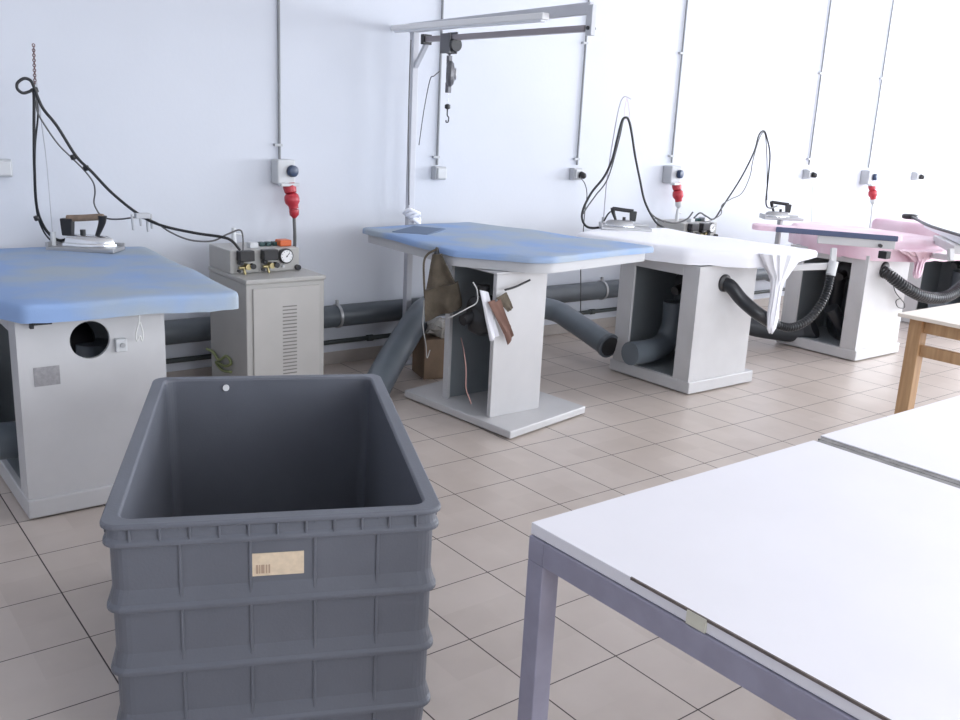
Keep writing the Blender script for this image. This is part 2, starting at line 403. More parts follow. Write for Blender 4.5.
def cabinet(t, x, y, w, d, top, hole=None, plinth=.085, ir=.05):
    b = MB(); b.box(x, y, 0.008, x + w, y + d, plinth); b.build('plinth', STEEL_W, t, .006)
    x0, x1, y0, y1 = x + .006, x + w - ir, y + .015, y + d - .02; th = .018
    f = MB()
    if hole: panel_hole(f, x0, x1, plinth, top, y0, th, *hole)
    else: f.box(x0, y0, plinth, x1, y0 + th, top)
    f.build('front_panel', STEEL_W, t)
    f = MB(); f.box(x1 - th, y0 + th, plinth, x1, y1 - th, top).box(x0, y1 - th, plinth, x1, y1, top); f.build('rear_panels', STEEL_W, t)
    f = MB(); f.box(x0, y0 + th, plinth, x0 + th, y0 + .13, top).box(x0, y1 - .13, plinth, x0 + th, y1 - th, top).box(x0, y0 + .13, top - .07, x0 + th, y1 - .13, top)
    f.build('side_frame', STEEL_W, t, .003)
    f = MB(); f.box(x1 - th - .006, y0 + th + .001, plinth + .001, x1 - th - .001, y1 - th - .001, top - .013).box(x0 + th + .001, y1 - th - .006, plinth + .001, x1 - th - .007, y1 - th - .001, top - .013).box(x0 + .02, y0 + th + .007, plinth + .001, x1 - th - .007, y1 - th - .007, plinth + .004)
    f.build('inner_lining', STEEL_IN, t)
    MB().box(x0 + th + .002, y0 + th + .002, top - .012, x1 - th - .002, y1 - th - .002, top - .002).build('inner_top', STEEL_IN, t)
def blower(t, x, y, z):
    b = MB(); b.lathe((x, y, z), [(.05, -.07), (.075, -.05), (.075, .05), (.05, .07)], 20, (1, .2, 0)); b.cyl((x, y, z), (x, y, z + .13), .035).cyl((x - .02, y, z - .02), (x - .14, y - .01, z - .05), .03)
    b.build('blower_motor', BLK, t, smooth=True)
def elbow(t, x, y, z, top):
    b = MB(); b.tube([(x - .09, y, z), (x + .12, y, z), (x + .26, y + .02, z + .03), (x + .33, y + .02, z + .14), (x + .33, y + .02, top)], .078, 20, 8); b.build('inner_duct', PVC_L, t, smooth=True)

def iron(t, p, ang, hand, s=1.0, lit=CHROME):
    """electric steam iron, tip towards +local x"""
    M = Matrix.Translation(p) @ Matrix.Rotation(ang, 4, 'Z') @ Matrix.Scale(s, 4)
    def T(v): return M @ Vector(v)
    out = [(-.11, -.045), (-.11, .045), (-.02, .055), (.05, .04), (.10, .018), (.125, 0), (.10, -.018), (.05, -.04), (-.02, -.055)]
    mb = MB(); mb.loft([[T((x, y, 0)) for x, y in out], [T((x, y, .012)) for x, y in out], [T((x * .97, y * .93, .016)) for x, y in out]]); mb.build('soleplate', lit, t, smooth=True)
    mb = MB(); mb.loft([[T((x * .93, y * .86, .016)) for x, y in out], [T((x * .90, y * .82, .036)) for x, y in out], [T((x * .75 - .01, y * .55, .050)) for x, y in out]]); mb.build('body', CHROME if hand is WOODH else SILVER, t, smooth=True)
    mb = MB(); mb.loft([[T((-.10 + dx, dy, z)) for dx, dy in ((-w, -.02), (w, -.02), (w, .02), (-w, .02))] for z, w in ((.045, .022), (.09, .026), (.125, .028))]); mb.build('rear_post', BLK, t, .004)
    mb = MB(); mb.tube([T((-.10, 0, .125)), T((-.03, 0, .130)), T((.05, 0, .138)), T((.07, 0, .137))], .016 * s, 10); mb.build('handle', hand, t, smooth=True)
    mb = MB(); mb.tube([T((.065, 0, .145)), T((.062, 0, .11)), T((.035, 0, .045))], lambda u: (.022 - .012 * u) * s, 10); mb.build('front_post', BLK, t, smooth=True)
    mb = MB(); mb.cyl(T((-.03, 0, .045)), T((-.03, 0, .075)), .013 * s, 12); mb.build('thermostat_knob', BLK, t, smooth=True)
def rest(p, ang, w=.30, d=.15, label='', group='iron rests', H=.02):
    t = thing('iron_rest', label, 'iron rest', p, group)
    M = Matrix.Translation(p) @ Matrix.Rotation(ang, 4, 'Z')
    MB().box(-w / 2, -d / 2, 0, w / 2, d / 2, H, M).build('tray', SILVER, t, .004)
    MB().box(-w / 2, d / 2 - .012, H, w / 2, d / 2, H + .015, M).box(-w / 2, -d / 2, H, -w / 2 + .012, d / 2 - .012, H + .022, M).build('raised_edge', SILVER, t, .002)
    return t
def cable(name, pts, r, mt, label, cat='cable', group=None, root=None):
    P = [ay(*q) for q in pts]
    o = MB().tube(P, r, 8, 6).build(name, mt, root, smooth=True)
    if root is None: tag(o, label, cat, group)
    return o

# ================================================================ table with blue cover at the left
t1 = thing('ironing_table', 'leftmost ironing table, blue cover, white cabinet with open round hole', 'ironing table', (-1.0, .7, 0), 'vacuum ironing tables')
cabinet(t1, -1.28, .315, .63, .76, .812, (-1.008, .707, .076), ir=.062)
blower(t1, -.95, .80, .60); elbow(t1, -1.22, .70, .22, .6)
B1 = [(-1.265, .222), (-.440, .19), (-.365, 1.61), (-1.12, 1.74), (-1.42, 1.2), (-1.42, .62)]
pad(B1, .885, .07, .022, .03, .010, seed=3, ripple=.006).build('board_cover', BLUE, t1, smooth=True)
MB().prism([(-1.262, .335), (-.50, .29), (-.43, 1.54), (-1.03, 1.66)], .813, .834).build('board_tray', STEEL_W, t1, .008)
q = ay(32, 309, .28); MB().box(q.x - .0, .272, .796, q.x + .065, .328, .816).box(q.x - .012, .28, .782, q.x + .003, .30, .806).build('corner_bracket', BLK, t1, .002)
q = ay(47, 376, .33)
p = MB(); p.box(q.x - .047, .3275, q.z - .038, q.x + .047, .3305, q.z + .038); p.build('rating_plate', mat('rating plate', (.36, .35, .36), .4, noise_amt=.2, noise_scale=60), t1, .001)
q = ay(120, 344, .33)
sb = MB().box(q.x - .022, .306, q.z - .028, q.x + .022, .330, q.z + .026).build('switch_box', GREYP, t1, .004)
MB().cyl((q.x + .003, .300, q.z), (q.x + .003, .307, q.z), .010).build('switch_knob', SILVER, sb)
cable('drawstring', [(139, 311, .25), (139, 322, .25), (136, 334, .252), (137, 341, .253), (140, 336, .252), (142, 341, .253), (143, 333, .252), (140, 322, .25)], .0032, CORD_W, '', root=t1)

# irons, rests and rods -----------------------------------------------------
A1 = math.atan2(-.61, .79)
p0 = az(88, 246, .905)
rz = p0 + Vector((-.01, 0, 0)); rz.z = .8845
rest(rz, A1, .34, .16, 'grey metal iron rest at the back of the left blue board')
iq = rz + Vector((.02, .0, .021))
ir = thing('steam_iron', 'steam iron with worn brown wooden handle on the left blue board', 'iron', iq, 'steam irons')
iron(ir, iq, A1, WOODH, 1.08)

def rod(base, pts, tip_hook, label, mt, r=.0035):
    P = [ay(*q) for q in pts]
    t = thing('cable_rod', label, 'cable support', base, 'cable support rods')
    MB().cyl(base, base + Vector((0, 0, .085)), .014, 12).cyl(base, base + Vector((0, 0, .012)), .024, 12).build('spring_socket', GREYP, t, smooth=True)
    MB().tube([base + Vector((0, 0, .08))] + P, r, 6).build('rod', mt, t, smooth=True)
    return t, P[-1]
b1 = ay(53, 238, 1.62); b1.z = .886
r1, e1 = rod(b1, [(47, 165, 1.58), (41, 118, 1.52), (36, 75, 1.47), (33.5, 44, 1.45)], None, 'thin leaning rod with hanging chain beside the wooden handled iron', ALU, .003)
ch = MB()
za, zb = ay(33.5, 44, 1.45), ay(35, 84, 1.45)
n = 16
for i in range(n):
    c = za.lerp(zb, (i + .5) / n); a = i % 2 * PI / 2; l = (za - zb).length / n * .68
    ch.tube([c + Vector((math.cos(a) * .006 * math.cos(u), math.sin(a) * .006 * math.cos(u), l * math.sin(u))) for u in [2 * PI * k / 8 for k in range(9)]], .0022, 5, 0)
ch.build('chain', mat('rusty chain', (.16, .08, .08), .6), r1)
ST = 1.45
hs = thing('steam_hose', 'thick black steam hose looping from boiler up the rod to the left iron', 'hose', ay(35, 90, ST), 'steam hoses')
cable('hose', [(240, 250, 1.10), (232, 241, 1.10), (222, 237, 1.12), (195, 233, 1.18), (160, 225, 1.26), (137, 213, 1.32), (112, 193, 1.37), (92, 172, 1.40), (76, 156, 1.42), (57, 126, 1.44), (44, 110, 1.45), (38, 98, 1.45), (34, 87, 1.45), (30.5, 80.5, 1.45), (24, 78.5, 1.45), (17.5, 83, 1.45), (17.5, 89, 1.45), (23, 93, 1.46), (29.5, 91.5, 1.46), (33, 90, 1.46), (34, 100, 1.47), (34, 130, 1.48), (34.5, 170, 1.52), (37, 208, 1.58), (46, 230, 1.62), (58, 240, 1.63), (68, 238, 1.63), (72, 232, 1.62)], .0072, RUBBER, '', root=hs)
cable('power_lead', [(243, 251, 1.10), (243, 238, 1.10), (240, 230, 1.10), (228, 234, 1.12), (212, 241, 1.14), (190, 240, 1.18), (170, 232, 1.24), (155, 222, 1.28), (138, 217.5, 1.36), (122, 219, 1.45), (110, 219, 1.55), (102, 217, 1.60)], .0045, CORD_G, '', root=hs)
cable('thin_lead', [(37, 92, 1.47), (37, 110, 1.47), (44, 124, 1.46), (58, 144, 1.44), (72, 158, 1.43), (84, 170, 1.43), (93, 182, 1.45), (95, 192, 1.5), (94, 203, 1.55), (98, 212, 1.59), (102, 216, 1.60)], .004, CORD_G, '', root=hs)
cable('return_lead', [(36, 92, 1.47), (38, 115, 1.48), (35, 150, 1.5), (36, 205, 1.58), (44, 232, 1.62), (58, 246, 1.62), (68, 249, 1.61), (74, 243, 1.61), (76, 236, 1.61)], .0045, RUBBER, '', root=hs)
for q in ((74, 157, 1.43), (36, 90, 1.46), (87, 168, 1.42), (37.5, 218, 1.6)):
    c = ay(*q); MB().lathe(c - Vector((0, 0, .012)), [(.012, 0), (.014, .004), (.014, .02), (.012, .024)], 10, (-.3, 0, 1)).build('tape_wrap', BLK, hs, smooth=True)
cp = thing('cable_clips', 'pale grey clips hanging on the black hose beside the left iron', 'clips', ay(141, 214, 1.31))
c = ay(141, 215, 1.305)
mbq = MB(); mbq.box(c.x - .03, c.y - .02, c.z - .016, c.x + .04, c.y + .02, c.z + .010)
for dx, l in ((-.045, .075), (-.006, .055), (.028, .085), (.048, .07)): mbq.bar((c.x + dx, c.y, c.z + .005), (c.x + dx + .004, c.y, c.z - l), .010, .014)
mbq.build('clip_bundle', SOCK, cp, .003)

# ================================================================ steam boilers
def boiler(x, y, w, d, h, label, lb, n):
    t = thing('steam_boiler', label, 'steam boiler', (x + w / 2, y + d / 2, 0), 'steam boilers')
    b = MB(); b.box(x, y, .03, x + w, y + d, h - .025); b.build('casing', BEIGE, t, .006)
    MB().box(x - .004, y - .012, h - .025, x + w + .004, y + d, h).build('top_plate', BEIGE, t, .006)
    for fx in (x + .03, x + w - .06):
        for fy in (y + .03, y + d - .06): MB().box(fx, fy, 0, fx + .03, fy + .03, .03).build('foot', BLK, t)
    door = MB().box(x + .035, y - .012, .06, x + w - .035, y + .002, h - .05).build('door', BEIGE_D, t, .003)
    s = MB()
    for k in range(26): s.box(x + w * .44, y - .0145, .12 + k * .0195, x + w * .62, y - .0115, .126 + k * .0195)
    s.build('louvres', mat('louvre shade', (.20, .19, .18), .6), door)
    # instrument housing
    iy = y + .20; zt = h + .125; zi = h
    MB().box(x - .0 , iy, h, x + w * .89, y + d - .01, zt).build('instrument_box', BEIGE, t, .006)
    for k, vx in enumerate((.16, .46)):
        cx = x + w * vx
        v = MB(); v.box(cx - .04, iy - .055, zt - .055, cx + .045, iy - .005, zt + .002); v.box(cx - .038, iy - .045, zt - .075, cx - .012, iy - .008, zt - .055)
        v.build('solenoid_valve', BLK, t, .005)
        g = MB(); g.cyl((cx + .01, iy - .002, zt - .085), (cx + .01, iy - .05, zt - .085), .016, 12).cyl((cx - .035, iy - .03, zt - .09), (cx + .03, iy - .03, zt - .09), .009, 10).cyl((cx - .01, iy - .03, zt - .09), (cx - .005, iy - .04, zt - .125), .007, 10)
        g.build('brass_fitting', BRASS, t, smooth=True)
        MB().cyl((cx + .035, iy - .03, zt - .082), (cx + .035, iy - .06, zt - .082), .015, 14).build('valve_knob', BLK, t, smooth=True)
        MB().cyl((cx - .04, iy - .03, zt - .105), (cx - .04, iy - .05, zt - .105), .008, 10).build('screw_cap', BLK, t, smooth=True)
    gx = x + w * .69
    ga = MB().lathe((gx, iy, zt - .040), [(.040, 0), (.042, .012), (.042, .026), (.037, .030)], 28, (0, -1, 0)).build('pressure_gauge', BLK, t, smooth=True)
    gf = MB().lathe((gx, iy - .0295, zt - .040), [(.034, 0), (.034, .003)], 28, (0, -1, 0)).build('gauge_face', WHITEP, ga, smooth=True)
    nd = MB(); nd.bar((gx - .004, iy - .034, zt - .045), (gx + .016, iy - .034, zt - .022), .002, .003, (0, 1, 0)); nd.cyl((gx, iy - .032, zt - .04), (gx, iy - .036, zt - .04), .004, 8)
    for k in range(9):
        a = math.radians(-45 + k * 33.75); nd.bar((gx + .026 * math.cos(a), iy - .0335, zt - .04 + .026 * math.sin(a)), (gx + .031 * math.cos(a), iy - .0335, zt - .04 + .031 * math.sin(a)), .002, .002, (0, 1, 0))
    nd.build('gauge_needle', BLK, ga)
    MB().cyl((gx - .01, iy, zt - .098), (gx - .01, iy - .014, zt - .098), .008, 10).build('indicator_lamp', GREYP, t, smooth=True)
    MB().cyl((gx + .075, iy, zt - .108), (gx + .075, iy - .025, zt - .108), .015, 14).build('control_knob', BLK, t, smooth=True)
    # switches on the top
    for k in range(4):
        sx = x + w * (.40 + .085 * k) + .05; sy = iy + .12
        sb = MB(); sb.box(sx - .013, sy - .02, zt, sx + .016, sy + .02, zt + .022)
        sb.build('switch', ORANGE if k == 3 else GREEN_D, t, .004)
    o = MB(); sx = x + w * .68 + .045; o.box(sx - .035, iy + .06, zt, sx + .035, iy + .13, zt + .035); o.build('main_switch', ORANGE if n == 0 else SILVER, t, .006)
    o = MB(); o.box(x + w * .30, iy + .05, zt, x + w * .30 + .05, iy + .10, zt + .03); o.build('terminal_cover', GREYP, t, .004)
    o = MB(); o.cyl((x + w * .2, iy + .16, zt - .01), (x + w * .2, iy + .16, zt + .10), .016, 12, .011).cyl((x + w * .2 - .01, iy + .16, zt + .07), (x + w * .2 + .05, iy + .16, zt + .06), .005, 8)
    o.build('filler_neck', GREYP, t, smooth=True)
    return t
bo = boiler(-.035, 1.06, .455, .50, .765, 'beige steel steam boiler with gauge panel, beside the left ironing table', '', 0)
# round pink knob cap and earth wire
q = ay(288, 256, 1.14)
ew = MB(); ew.tube([ax(207, 349, -.043), ax(213, 352, -.045), ax(219, 360, -.05), ax(226, 356, -.045), ax(231, 363, -.045), ax(225, 366, -.05), ax(216, 362, -.045), ax(222, 370, -.045), ax(231, 372, -.043)], .008, 8)
ew.build('earth_wire', mat('yellow green wire', (.24, .27, .12), .6), bo, smooth=True)
boiler(3.78, 1.20, .455, .50, .79, 'second steam boiler, mostly hidden behind the white covered board', '', 1)

# ================================================================ table with the gantry
t2 = thing('ironing_table', 'ironing table under the overhead gantry, blue cover and open narrow white stand', 'ironing table', (1.25, .6, 0), 'vacuum ironing tables')
s = MB(); s.prism([(1.00, .10), (1.675, .235), (1.60, 1.16), (.93, 1.01)], .008, .050); s.build('base_slab', STEEL_W, t2, .006)
for a, b in ((1.03, .15), (1.62, .27), (.97, .96), (1.55, 1.08)): MB().cyl((a, b, 0), (a, b, .009), .018, 12).build('foot', BLK, t2)
cx0, cx1, cy0, cy1, ct = 1.05, 1.405, .34, .79, .84
MB().box(cx0, cy0, .050, cx1, cy0 + .02, ct).build('front_panel', STEEL_W, t2, .003)
MB().box(cx1 - .02, cy0 + .02, .050, cx1, cy1, ct).box(cx0, cy1 - .02, .050, cx1 - .02, cy1, ct).build('rear_panels', STEEL_W, t2)
MB().box(cx0, cy1 - .045, .050, cx0 + .02, cy1 - .02, ct).box(cx0, cy0 + .02, .050, cx0 + .02, cy0 + .028, ct).build('side_posts', STEEL_W, t2)
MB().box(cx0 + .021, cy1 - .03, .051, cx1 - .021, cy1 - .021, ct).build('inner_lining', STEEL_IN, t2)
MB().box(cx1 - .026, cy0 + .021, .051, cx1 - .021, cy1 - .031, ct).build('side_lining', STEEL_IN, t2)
bq = ay(482, 318, .47)
blower(t2, bq.x, .47, bq.z + .05)
MB().lathe((bq.x - .01, .45, bq.z - .09), [(.03, 0), (.075, .03), (.085, .10), (.06, .15)], 18, (0, .1, 1)).build('motor_housing', BLK, t2, smooth=True)
KP = [(.97, 1.61), (.925, .56), (1.175, .205), (1.28, .160), (2.23, .31), (1.89, 1.72)]
pad(KP, .945, .034, .016, .03, .006, seed=9).build('board_cover', BLUE, t2, smooth=True)
pad([(.99, 1.58), (.945, .58), (1.19, .232), (1.285, .19), (2.19, .335), (1.865, 1.69)], .912, .056, .01, .04, 0).build('board_tray', mat('off white tray', (.50, .50, .51), .5), t2, smooth=True)
MB().box(1.04, .33, .841, 1.44, .80, .853).build('mounting_plate', STEEL_W, t2, .004)
MB().prism([(1.02, 1.33), (1.15, 1.14), (1.44, 1.36), (1.32, 1.55)], .944, .951).build('folded_pad', mat('slate pad', (.13, .18, .27), .9), t2, .003)
cable('drip_cord', [(580.6, 262, .45), (580.8, 290, .45), (580.5, 312, .45)], .003, BLK, '', root=None, cat='cord').name = 'pull_cord'
bpy.data.objects['pull_cord']['label'] = 'thin black cord hanging under the right side of the gantry table board'

# gantry -------------------------------------------------------------------
GX, GY = 1.400, 1.72
g = thing('overhead_gantry', 'white overhead gantry pole and arm rising behind the blue board', 'gantry', (GX, GY, 0))
MB().box(GX - .022, GY - .022, .012, GX + .022, GY + .022, 2.17).build('pole', ALU, g, .004)
MB().box(GX - .09, GY - .09, 0, GX + .09, GY + .09, .012).build('foot_plate', ALU, g, .002)
ye = ax(592, 8, GX).y
MB().bar((GX, GY + .05, 2.165), (GX, ye, 2.185), .03, .058).build('arm', ALU, g, .003)
MB().bar((GX - .005, GY - .12, 2.090), (GX - .005, ye + .02, 2.090), .036, .032).build('trolley_rail', RAIL, g, .004)
MB().box(GX - .024, ye - .03, 2.055, GX + .006, ye + .012, 2.20).build('end_plate', ALU, g, .003)
MB().cyl((GX - .03, ye - .008, 2.09), (GX + .02, ye - .008, 2.09), .010, 12).build('end_bolt', BLK, g)
MB().bar((GX, GY - .02, 1.93), (GX, GY - .14, 2.07), .03, .022).build('brace', ALU, g, .002)
MB().box(GX - .035, GY - .15, 2.06, GX + .03, GY - .12, 2.12).build('rail_stop', BLK, g, .003)
yl0, yl1 = ax(394, 25, GX - .05).y, ax(546, 18, GX - .05).y
lamp = MB(); lamp.bar((GX - .05, yl0, 2.165), (GX - .05, yl1, 2.158), .05, .034); lamp.build('lamp_tray', WHITEP, g, .006)
MB().bar((GX - .05, yl0 - .02, 2.143), (GX - .05, yl1 + .02, 2.137), .036, .012).build('lamp_tube', LAMPD, g, .003)
for px in (434, 514):
    c = ax(px, 18, GX - .02); MB().cyl((GX - .035, c.y, 2.172), (GX - .012, c.y, 2.172), .008, 10).build('screw', BLK, g)
cl = MB(); random.seed(2)
cz = ax(413, 218, GX - .03).z
for k in range(7):
    a = random.random() * 6.28; cc = Vector((GX + math.cos(a) * .03, GY + math.sin(a) * .03, cz - .03 + k * .011))
    pts = [cc + Vector((math.cos(u) * .036, math.sin(u) * .036, math.sin(u * 2 + k) * .014)) for u in [2 * PI * j / 10 for j in range(11)]]
    cl.tube(pts, .013, 8, 3)
o = cl.build('cloth_wrap', CLOTH_W, None, smooth=True); tag(o, 'knotted white rag tied around the gantry pole at board height', 'rag')
# balancer
by = ax(450, 42, GX).y
b = thing('tool_balancer', 'grey tool balancer hanging from its trolley on the gantry rail', 'tool balancer', (GX, by, 1.9))
DKG = mat('dark grey casting', (.14, .14, .15), .4, metal=.4)
tr = MB().box(GX - .034, by - .045, 2.00, GX - .026, by + .055, 2.115).box(GX + .018, by - .045, 2.00, GX + .026, by + .055, 2.125).build('trolley_plates', DKG, b, .003)
for dy in (-.03, .035): MB().cyl((GX - .026, by + dy, 2.035), (GX + .018, by + dy, 2.035), .014, 14).build('trolley_wheel', BLK, tr)
MB().box(GX - .026, by - .035, 2.0, GX + .018, by + .01, 2.02).cyl((GX, by - .045, 2.05), (GX, by - .07, 2.05), .04, 18).build('trolley_block', BLK, b, .003)
c = Vector((GX, by, 1.885))
MB().tube([c + Vector((.0, 0, .105)), c + Vector((0, .013, .12)), c + Vector((0, 0, .135)), c + Vector((0, -.013, .12)), c + Vector((0, 0, .105))], .004, 6).build('swivel_hook', CHROME, b, smooth=True)
q = MB(); q.lathe(c - Vector((.024, .008, 0)), [(.055, 0), (.072, .012), (.076, .03), (.06, .045), (.03, .052)], 24, (.8, -.6, 0)); q.box(c.x - .012, c.y - .014, c.z + .05, c.x + .012, c.y + .014, c.z + .105).box(c.x - .013, c.y - .015, c.z - .11, c.x + .013, c.y + .015, c.z - .05); sh = q.build('spool_housing', DKG, b, .002)
MB().lathe(c + Vector((.018, -.036, 0)), [(.034, 0), (.034, .008), (.02, .014)], 20, (.8, -.6, 0)).build('spring_cap', SILVER, sh, smooth=True)
MB().cyl(c + Vector((0, 0, -.11)), c + Vector((0, 0, -.165)), .0015, 6).build('wire', CHROME, b)
MB().lathe(c + Vector((0, 0, -.195)), [(.006, -.012), (.018, -.006), (.018, .014), (.006, .02)], 14).build('stopper', BLK, b, smooth=True)
MB().tube([c + Vector((0, 0, -.2)), c + Vector((0, 0, -.24)), c + Vector((.011, 0, -.255)), c + Vector((.008, 0, -.28)), c + Vector((-.006, 0, -.282)), c + Vector((-.008, 0, -.27))], .004, 6).build('snap_hook', BLK, b, smooth=True)
cable('balancer_cord', [(440, 71, 1.30), (434, 76, 1.35), (430, 80, 1.42), (424, 110, 1.52), (419, 145, 1.62)], .003, CORD_G, 'thin grey cord running from the balancer down to the gantry pole', 'cord')
cable('pole_cable', [(411, 40, 1.66), (409.5, 80, 1.655), (408.5, 120, 1.655), (408.5, 160, 1.655), (409, 205, 1.655)], .004, CORD_G, 'dark thin cable strapped along the left side of the gantry pole', 'cable')

# objects beneath the gantry table --------------------------------------------
def sheet(name, quad, mt, nx=10, ny=12, wob=.02, seed=0, th=.006, label=None, cat=None, root=None):
    a, b2, c2, d2 = [Vector(q) for q in quad]  # tl,tr,br,bl
    nrm = (b2 - a).cross(d2 - a).normalized()
    front = []
    for j in range(ny + 1):
        v = j / ny
        for i in range(nx + 1):
            u = i / nx; p = (a * (1 - u) + b2 * u) * (1 - v) + (d2 * (1 - u) + c2 * u) * v
            w = math.sin(u * 9 + seed + math.sin(v * 3)) * wob * (.3 + v) + noise.noise(p * 9 + Vector((seed, 0, 0))) * wob
            front.append(p + nrm * w)
    n = len(front); vs = front + [p - nrm * th for p in front]; fs = []
    W_ = nx + 1
    for j in range(ny):
        for i in range(nx):
            k = j * W_ + i; fs.append((k, k + 1, k + W_ + 1, k + W_)); fs.append((n + k, n + k + W_, n + k + W_ + 1, n + k + 1))
    edge = [i for i in range(W_)] + [j * W_ + nx for j in range(1, ny + 1)] + [ny * W_ + i for i in range(nx - 1, -1, -1)] + [j * W_ for j in range(ny - 1, 0, -1)]
    for i in range(len(edge)):
        p, q = edge[i], edge[(i + 1) % len(edge)]; fs.append((p, n + p, n + q, q))
    o = MB().add(vs, fs).build(name, mt, root, smooth=True)
    if label: tag(o, label, cat)
    return o
bag = thing('canvas_bag', 'olive brown canvas bag hanging under the left side of the gantry board', 'bag', ay(440, 258, .70))
sheet('bag_front', [ay(433, 254, .70), ay(442, 254, .66), ay(457, 284, .60), ay(426, 292, .74)], OLIVE, wob=.012, seed=1, th=.02, root=bag)
sheet('bag_lower', [ay(427, 288, .73), ay(458, 281, .60), ay(462, 306, .62), ay(428, 318, .74)], OLIVE, wob=.02, seed=4, th=.05, root=bag)
cable('strap', [(437, 249, .68), (428, 254, .71), (424, 262, .73), (424, 280, .74), (425, 298, .74)], .006, OLIVE, '', root=bag)
q = ay(437, 250, .69); MB().cyl((q.x, q.y, q.z - .02), (q.x, q.y, q.z + .015), .016, 12, .008).build('bag_knob', BLK, bag, smooth=True)
# tangle
cable('tangled_cord', [(473, 282, .42), (477, 290, .40), (477, 302, .38), (468, 308, .40), (455, 315, .46), (448, 318, .52)], .0032, CORD_W, 'pale cord tangled under the gantry board in front of the motor', 'cord')
cable('dark_cord', [(530, 280, .30), (515, 287, .30), (505, 290, .30)], .006, BLK, 'short dark cord lying across the top of the white stand front', 'cord')
sheet('white_rag', [ay(480, 290, .325), ay(488, 292, .315), ay(498, 335, .318), ay(490, 341, .325)], CLOTH_W, 6, 10, .008, 2, .006, 'narrow white rag hanging on the front of the gantry table stand', 'rag')
rb = thing('brown_straps', 'torn brown straps hanging over the front of the gantry table stand', 'straps', ay(500, 292, .31))
for k, qd in enumerate(([(496, 298), (506, 292), (513, 308), (508, 312)], [(494, 303), (500, 299), (513, 335), (508, 345)], [(488, 302), (494, 300), (510, 326), (504, 334)])):
    sheet('strap', [ay(x_, y_, .305 - .008 * k) for x_, y_ in qd], BROWNTAG if k else OLIVE, 4, 8, .004, k, .004, root=rb)
cable('pink_cord', [(461, 338, .7), (464, 352, .45), (466, 370, .38), (466, 388, .36), (470, 400, .34), (471, 404, .33)], .003, mat('pale red cord', (.45, .25, .22), .6), 'thin pale red cord hanging inside the white stand down to its base', 'cord')
# cardboard box behind the stand
bx = thing('cardboard_box', 'brown cardboard box on the floor behind the gantry table stand', 'box', (1.35, 1.3, 0))
M = Matrix.Translation((1.43, 1.36, 0)) @ Matrix.Rotation(math.radians(-15), 4, 'Z')
MB().box(-.15, -.12, .0, .15, .12, .26, M).build('carton', CARD, bx, .004)
random.seed(5)
pl = MB(); c = Vector((1.40, 1.32, .30))
pts = []
for i in range(7):
    th_ = PI * i / 6; rg = []
    for k in range(12):
        a = 2 * PI * k / 12; rr = math.sin(th_) * (.10 + random.uniform(-.025, .025)) + .004
        rg.append(c + Vector((math.cos(a) * rr, math.sin(a) * rr, -math.cos(th_) * .06 + random.uniform(-.01, .01) + .02)))
    pts.append(rg)
pl.loft(pts); o = pl.build('plastic_bag', PLASTIC); tag(o, 'crumpled clear plastic bag lying on top of the cardboard box', 'bag')
cable('thin_string', [(424, 300, 1.0), (423, 325, 1.0), (426, 345, 1.0), (427, 358, 1.0), (430, 350, 1.0)], .003, CORD_W, 'thin pale string hanging beside the canvas bag', 'string')

# branch ducts
d = thing('branch_duct', 'thick grey branch duct slanting down left behind the gantry table', 'duct', (1.2, 1.4, .2), 'slanting branch ducts')
pts = [(1.62, 1.79, .345), ay(418, 318, 1.50), ay(393, 357, 1.26), ay(374, 392, 1.06)]
MB().tube(pts, .088, 24, 6).build('duct_pipe', PVC_L, d, smooth=True)
d = thing('branch_duct', 'thick grey branch duct slanting down right with open dark end', 'duct', (2.5, 1.2, .2), 'slanting branch ducts')
P = [(2.12, 1.75, .36), ay(549, 309, 1.50), ay(574, 322, 1.25), ay(609, 346, .86)]
P = [Vector(p) for p in P]; ax_ = (P[3] - P[2]).normalized()
MB().tube(P, .078, 24, 6).build('duct_pipe', PVC_L, d, smooth=True)
MB().lathe(P[3] - ax_ * .03, [(.083, 0), (.086, .01), (.086, .035), (.070, .036), (.068, .032)], 24, ax_).build('socket_rim', PVC, d, smooth=True)
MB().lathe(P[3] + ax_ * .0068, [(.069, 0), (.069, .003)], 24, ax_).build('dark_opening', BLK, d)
fd = MB(); fd.tube([ay(735, 322, .95), ay(765, 329, .85), ay(800, 333, .70), (4.52, .60, .16)], .075, 20)
tag(fd.build('floor_duct', mat('black flexible duct', (.03, .034, .04), .5), None, smooth=True), 'black duct low on the floor between the two white cabinets', 'duct')

# ================================================================ table with the white cover
t3 = thing('ironing_table', 'ironing table with white cover, cloth gathered at its corner, open cabinet', 'ironing table', (2.85, .55, 0), 'vacuum ironing tables')
cabinet(t3, 2.53, .19, .655, .70, .818, (2.783, .704, .054), ir=.075)
blower(t3, 2.80, .50, .66); elbow(t3, 2.52, .62, .19, .50)
B3 = [(2.36, 1.15), (2.41, .55), (2.49, .28), (2.80, .05), (3.40, -.05), (3.30, 1.20), (2.69, 1.33)]
pad(B3, .920, .10, .045, .04, .008, seed=5, ripple=.010, thin=lambda x, y: 1 - .6 * max(0, min(1, (x - 3.12) / .28)) * max(0, min(1, (.8 - y) / .6))).build('board_cover', CLOTH_W, t3, smooth=True)
q0, q1 = ay(668, 304, .33), ay(676, 331, .33)
MB().cyl((2.60, .33, q0.z), (2.64, .33, q1.z), .004, 8).build('stay_rod', ALU, t3)
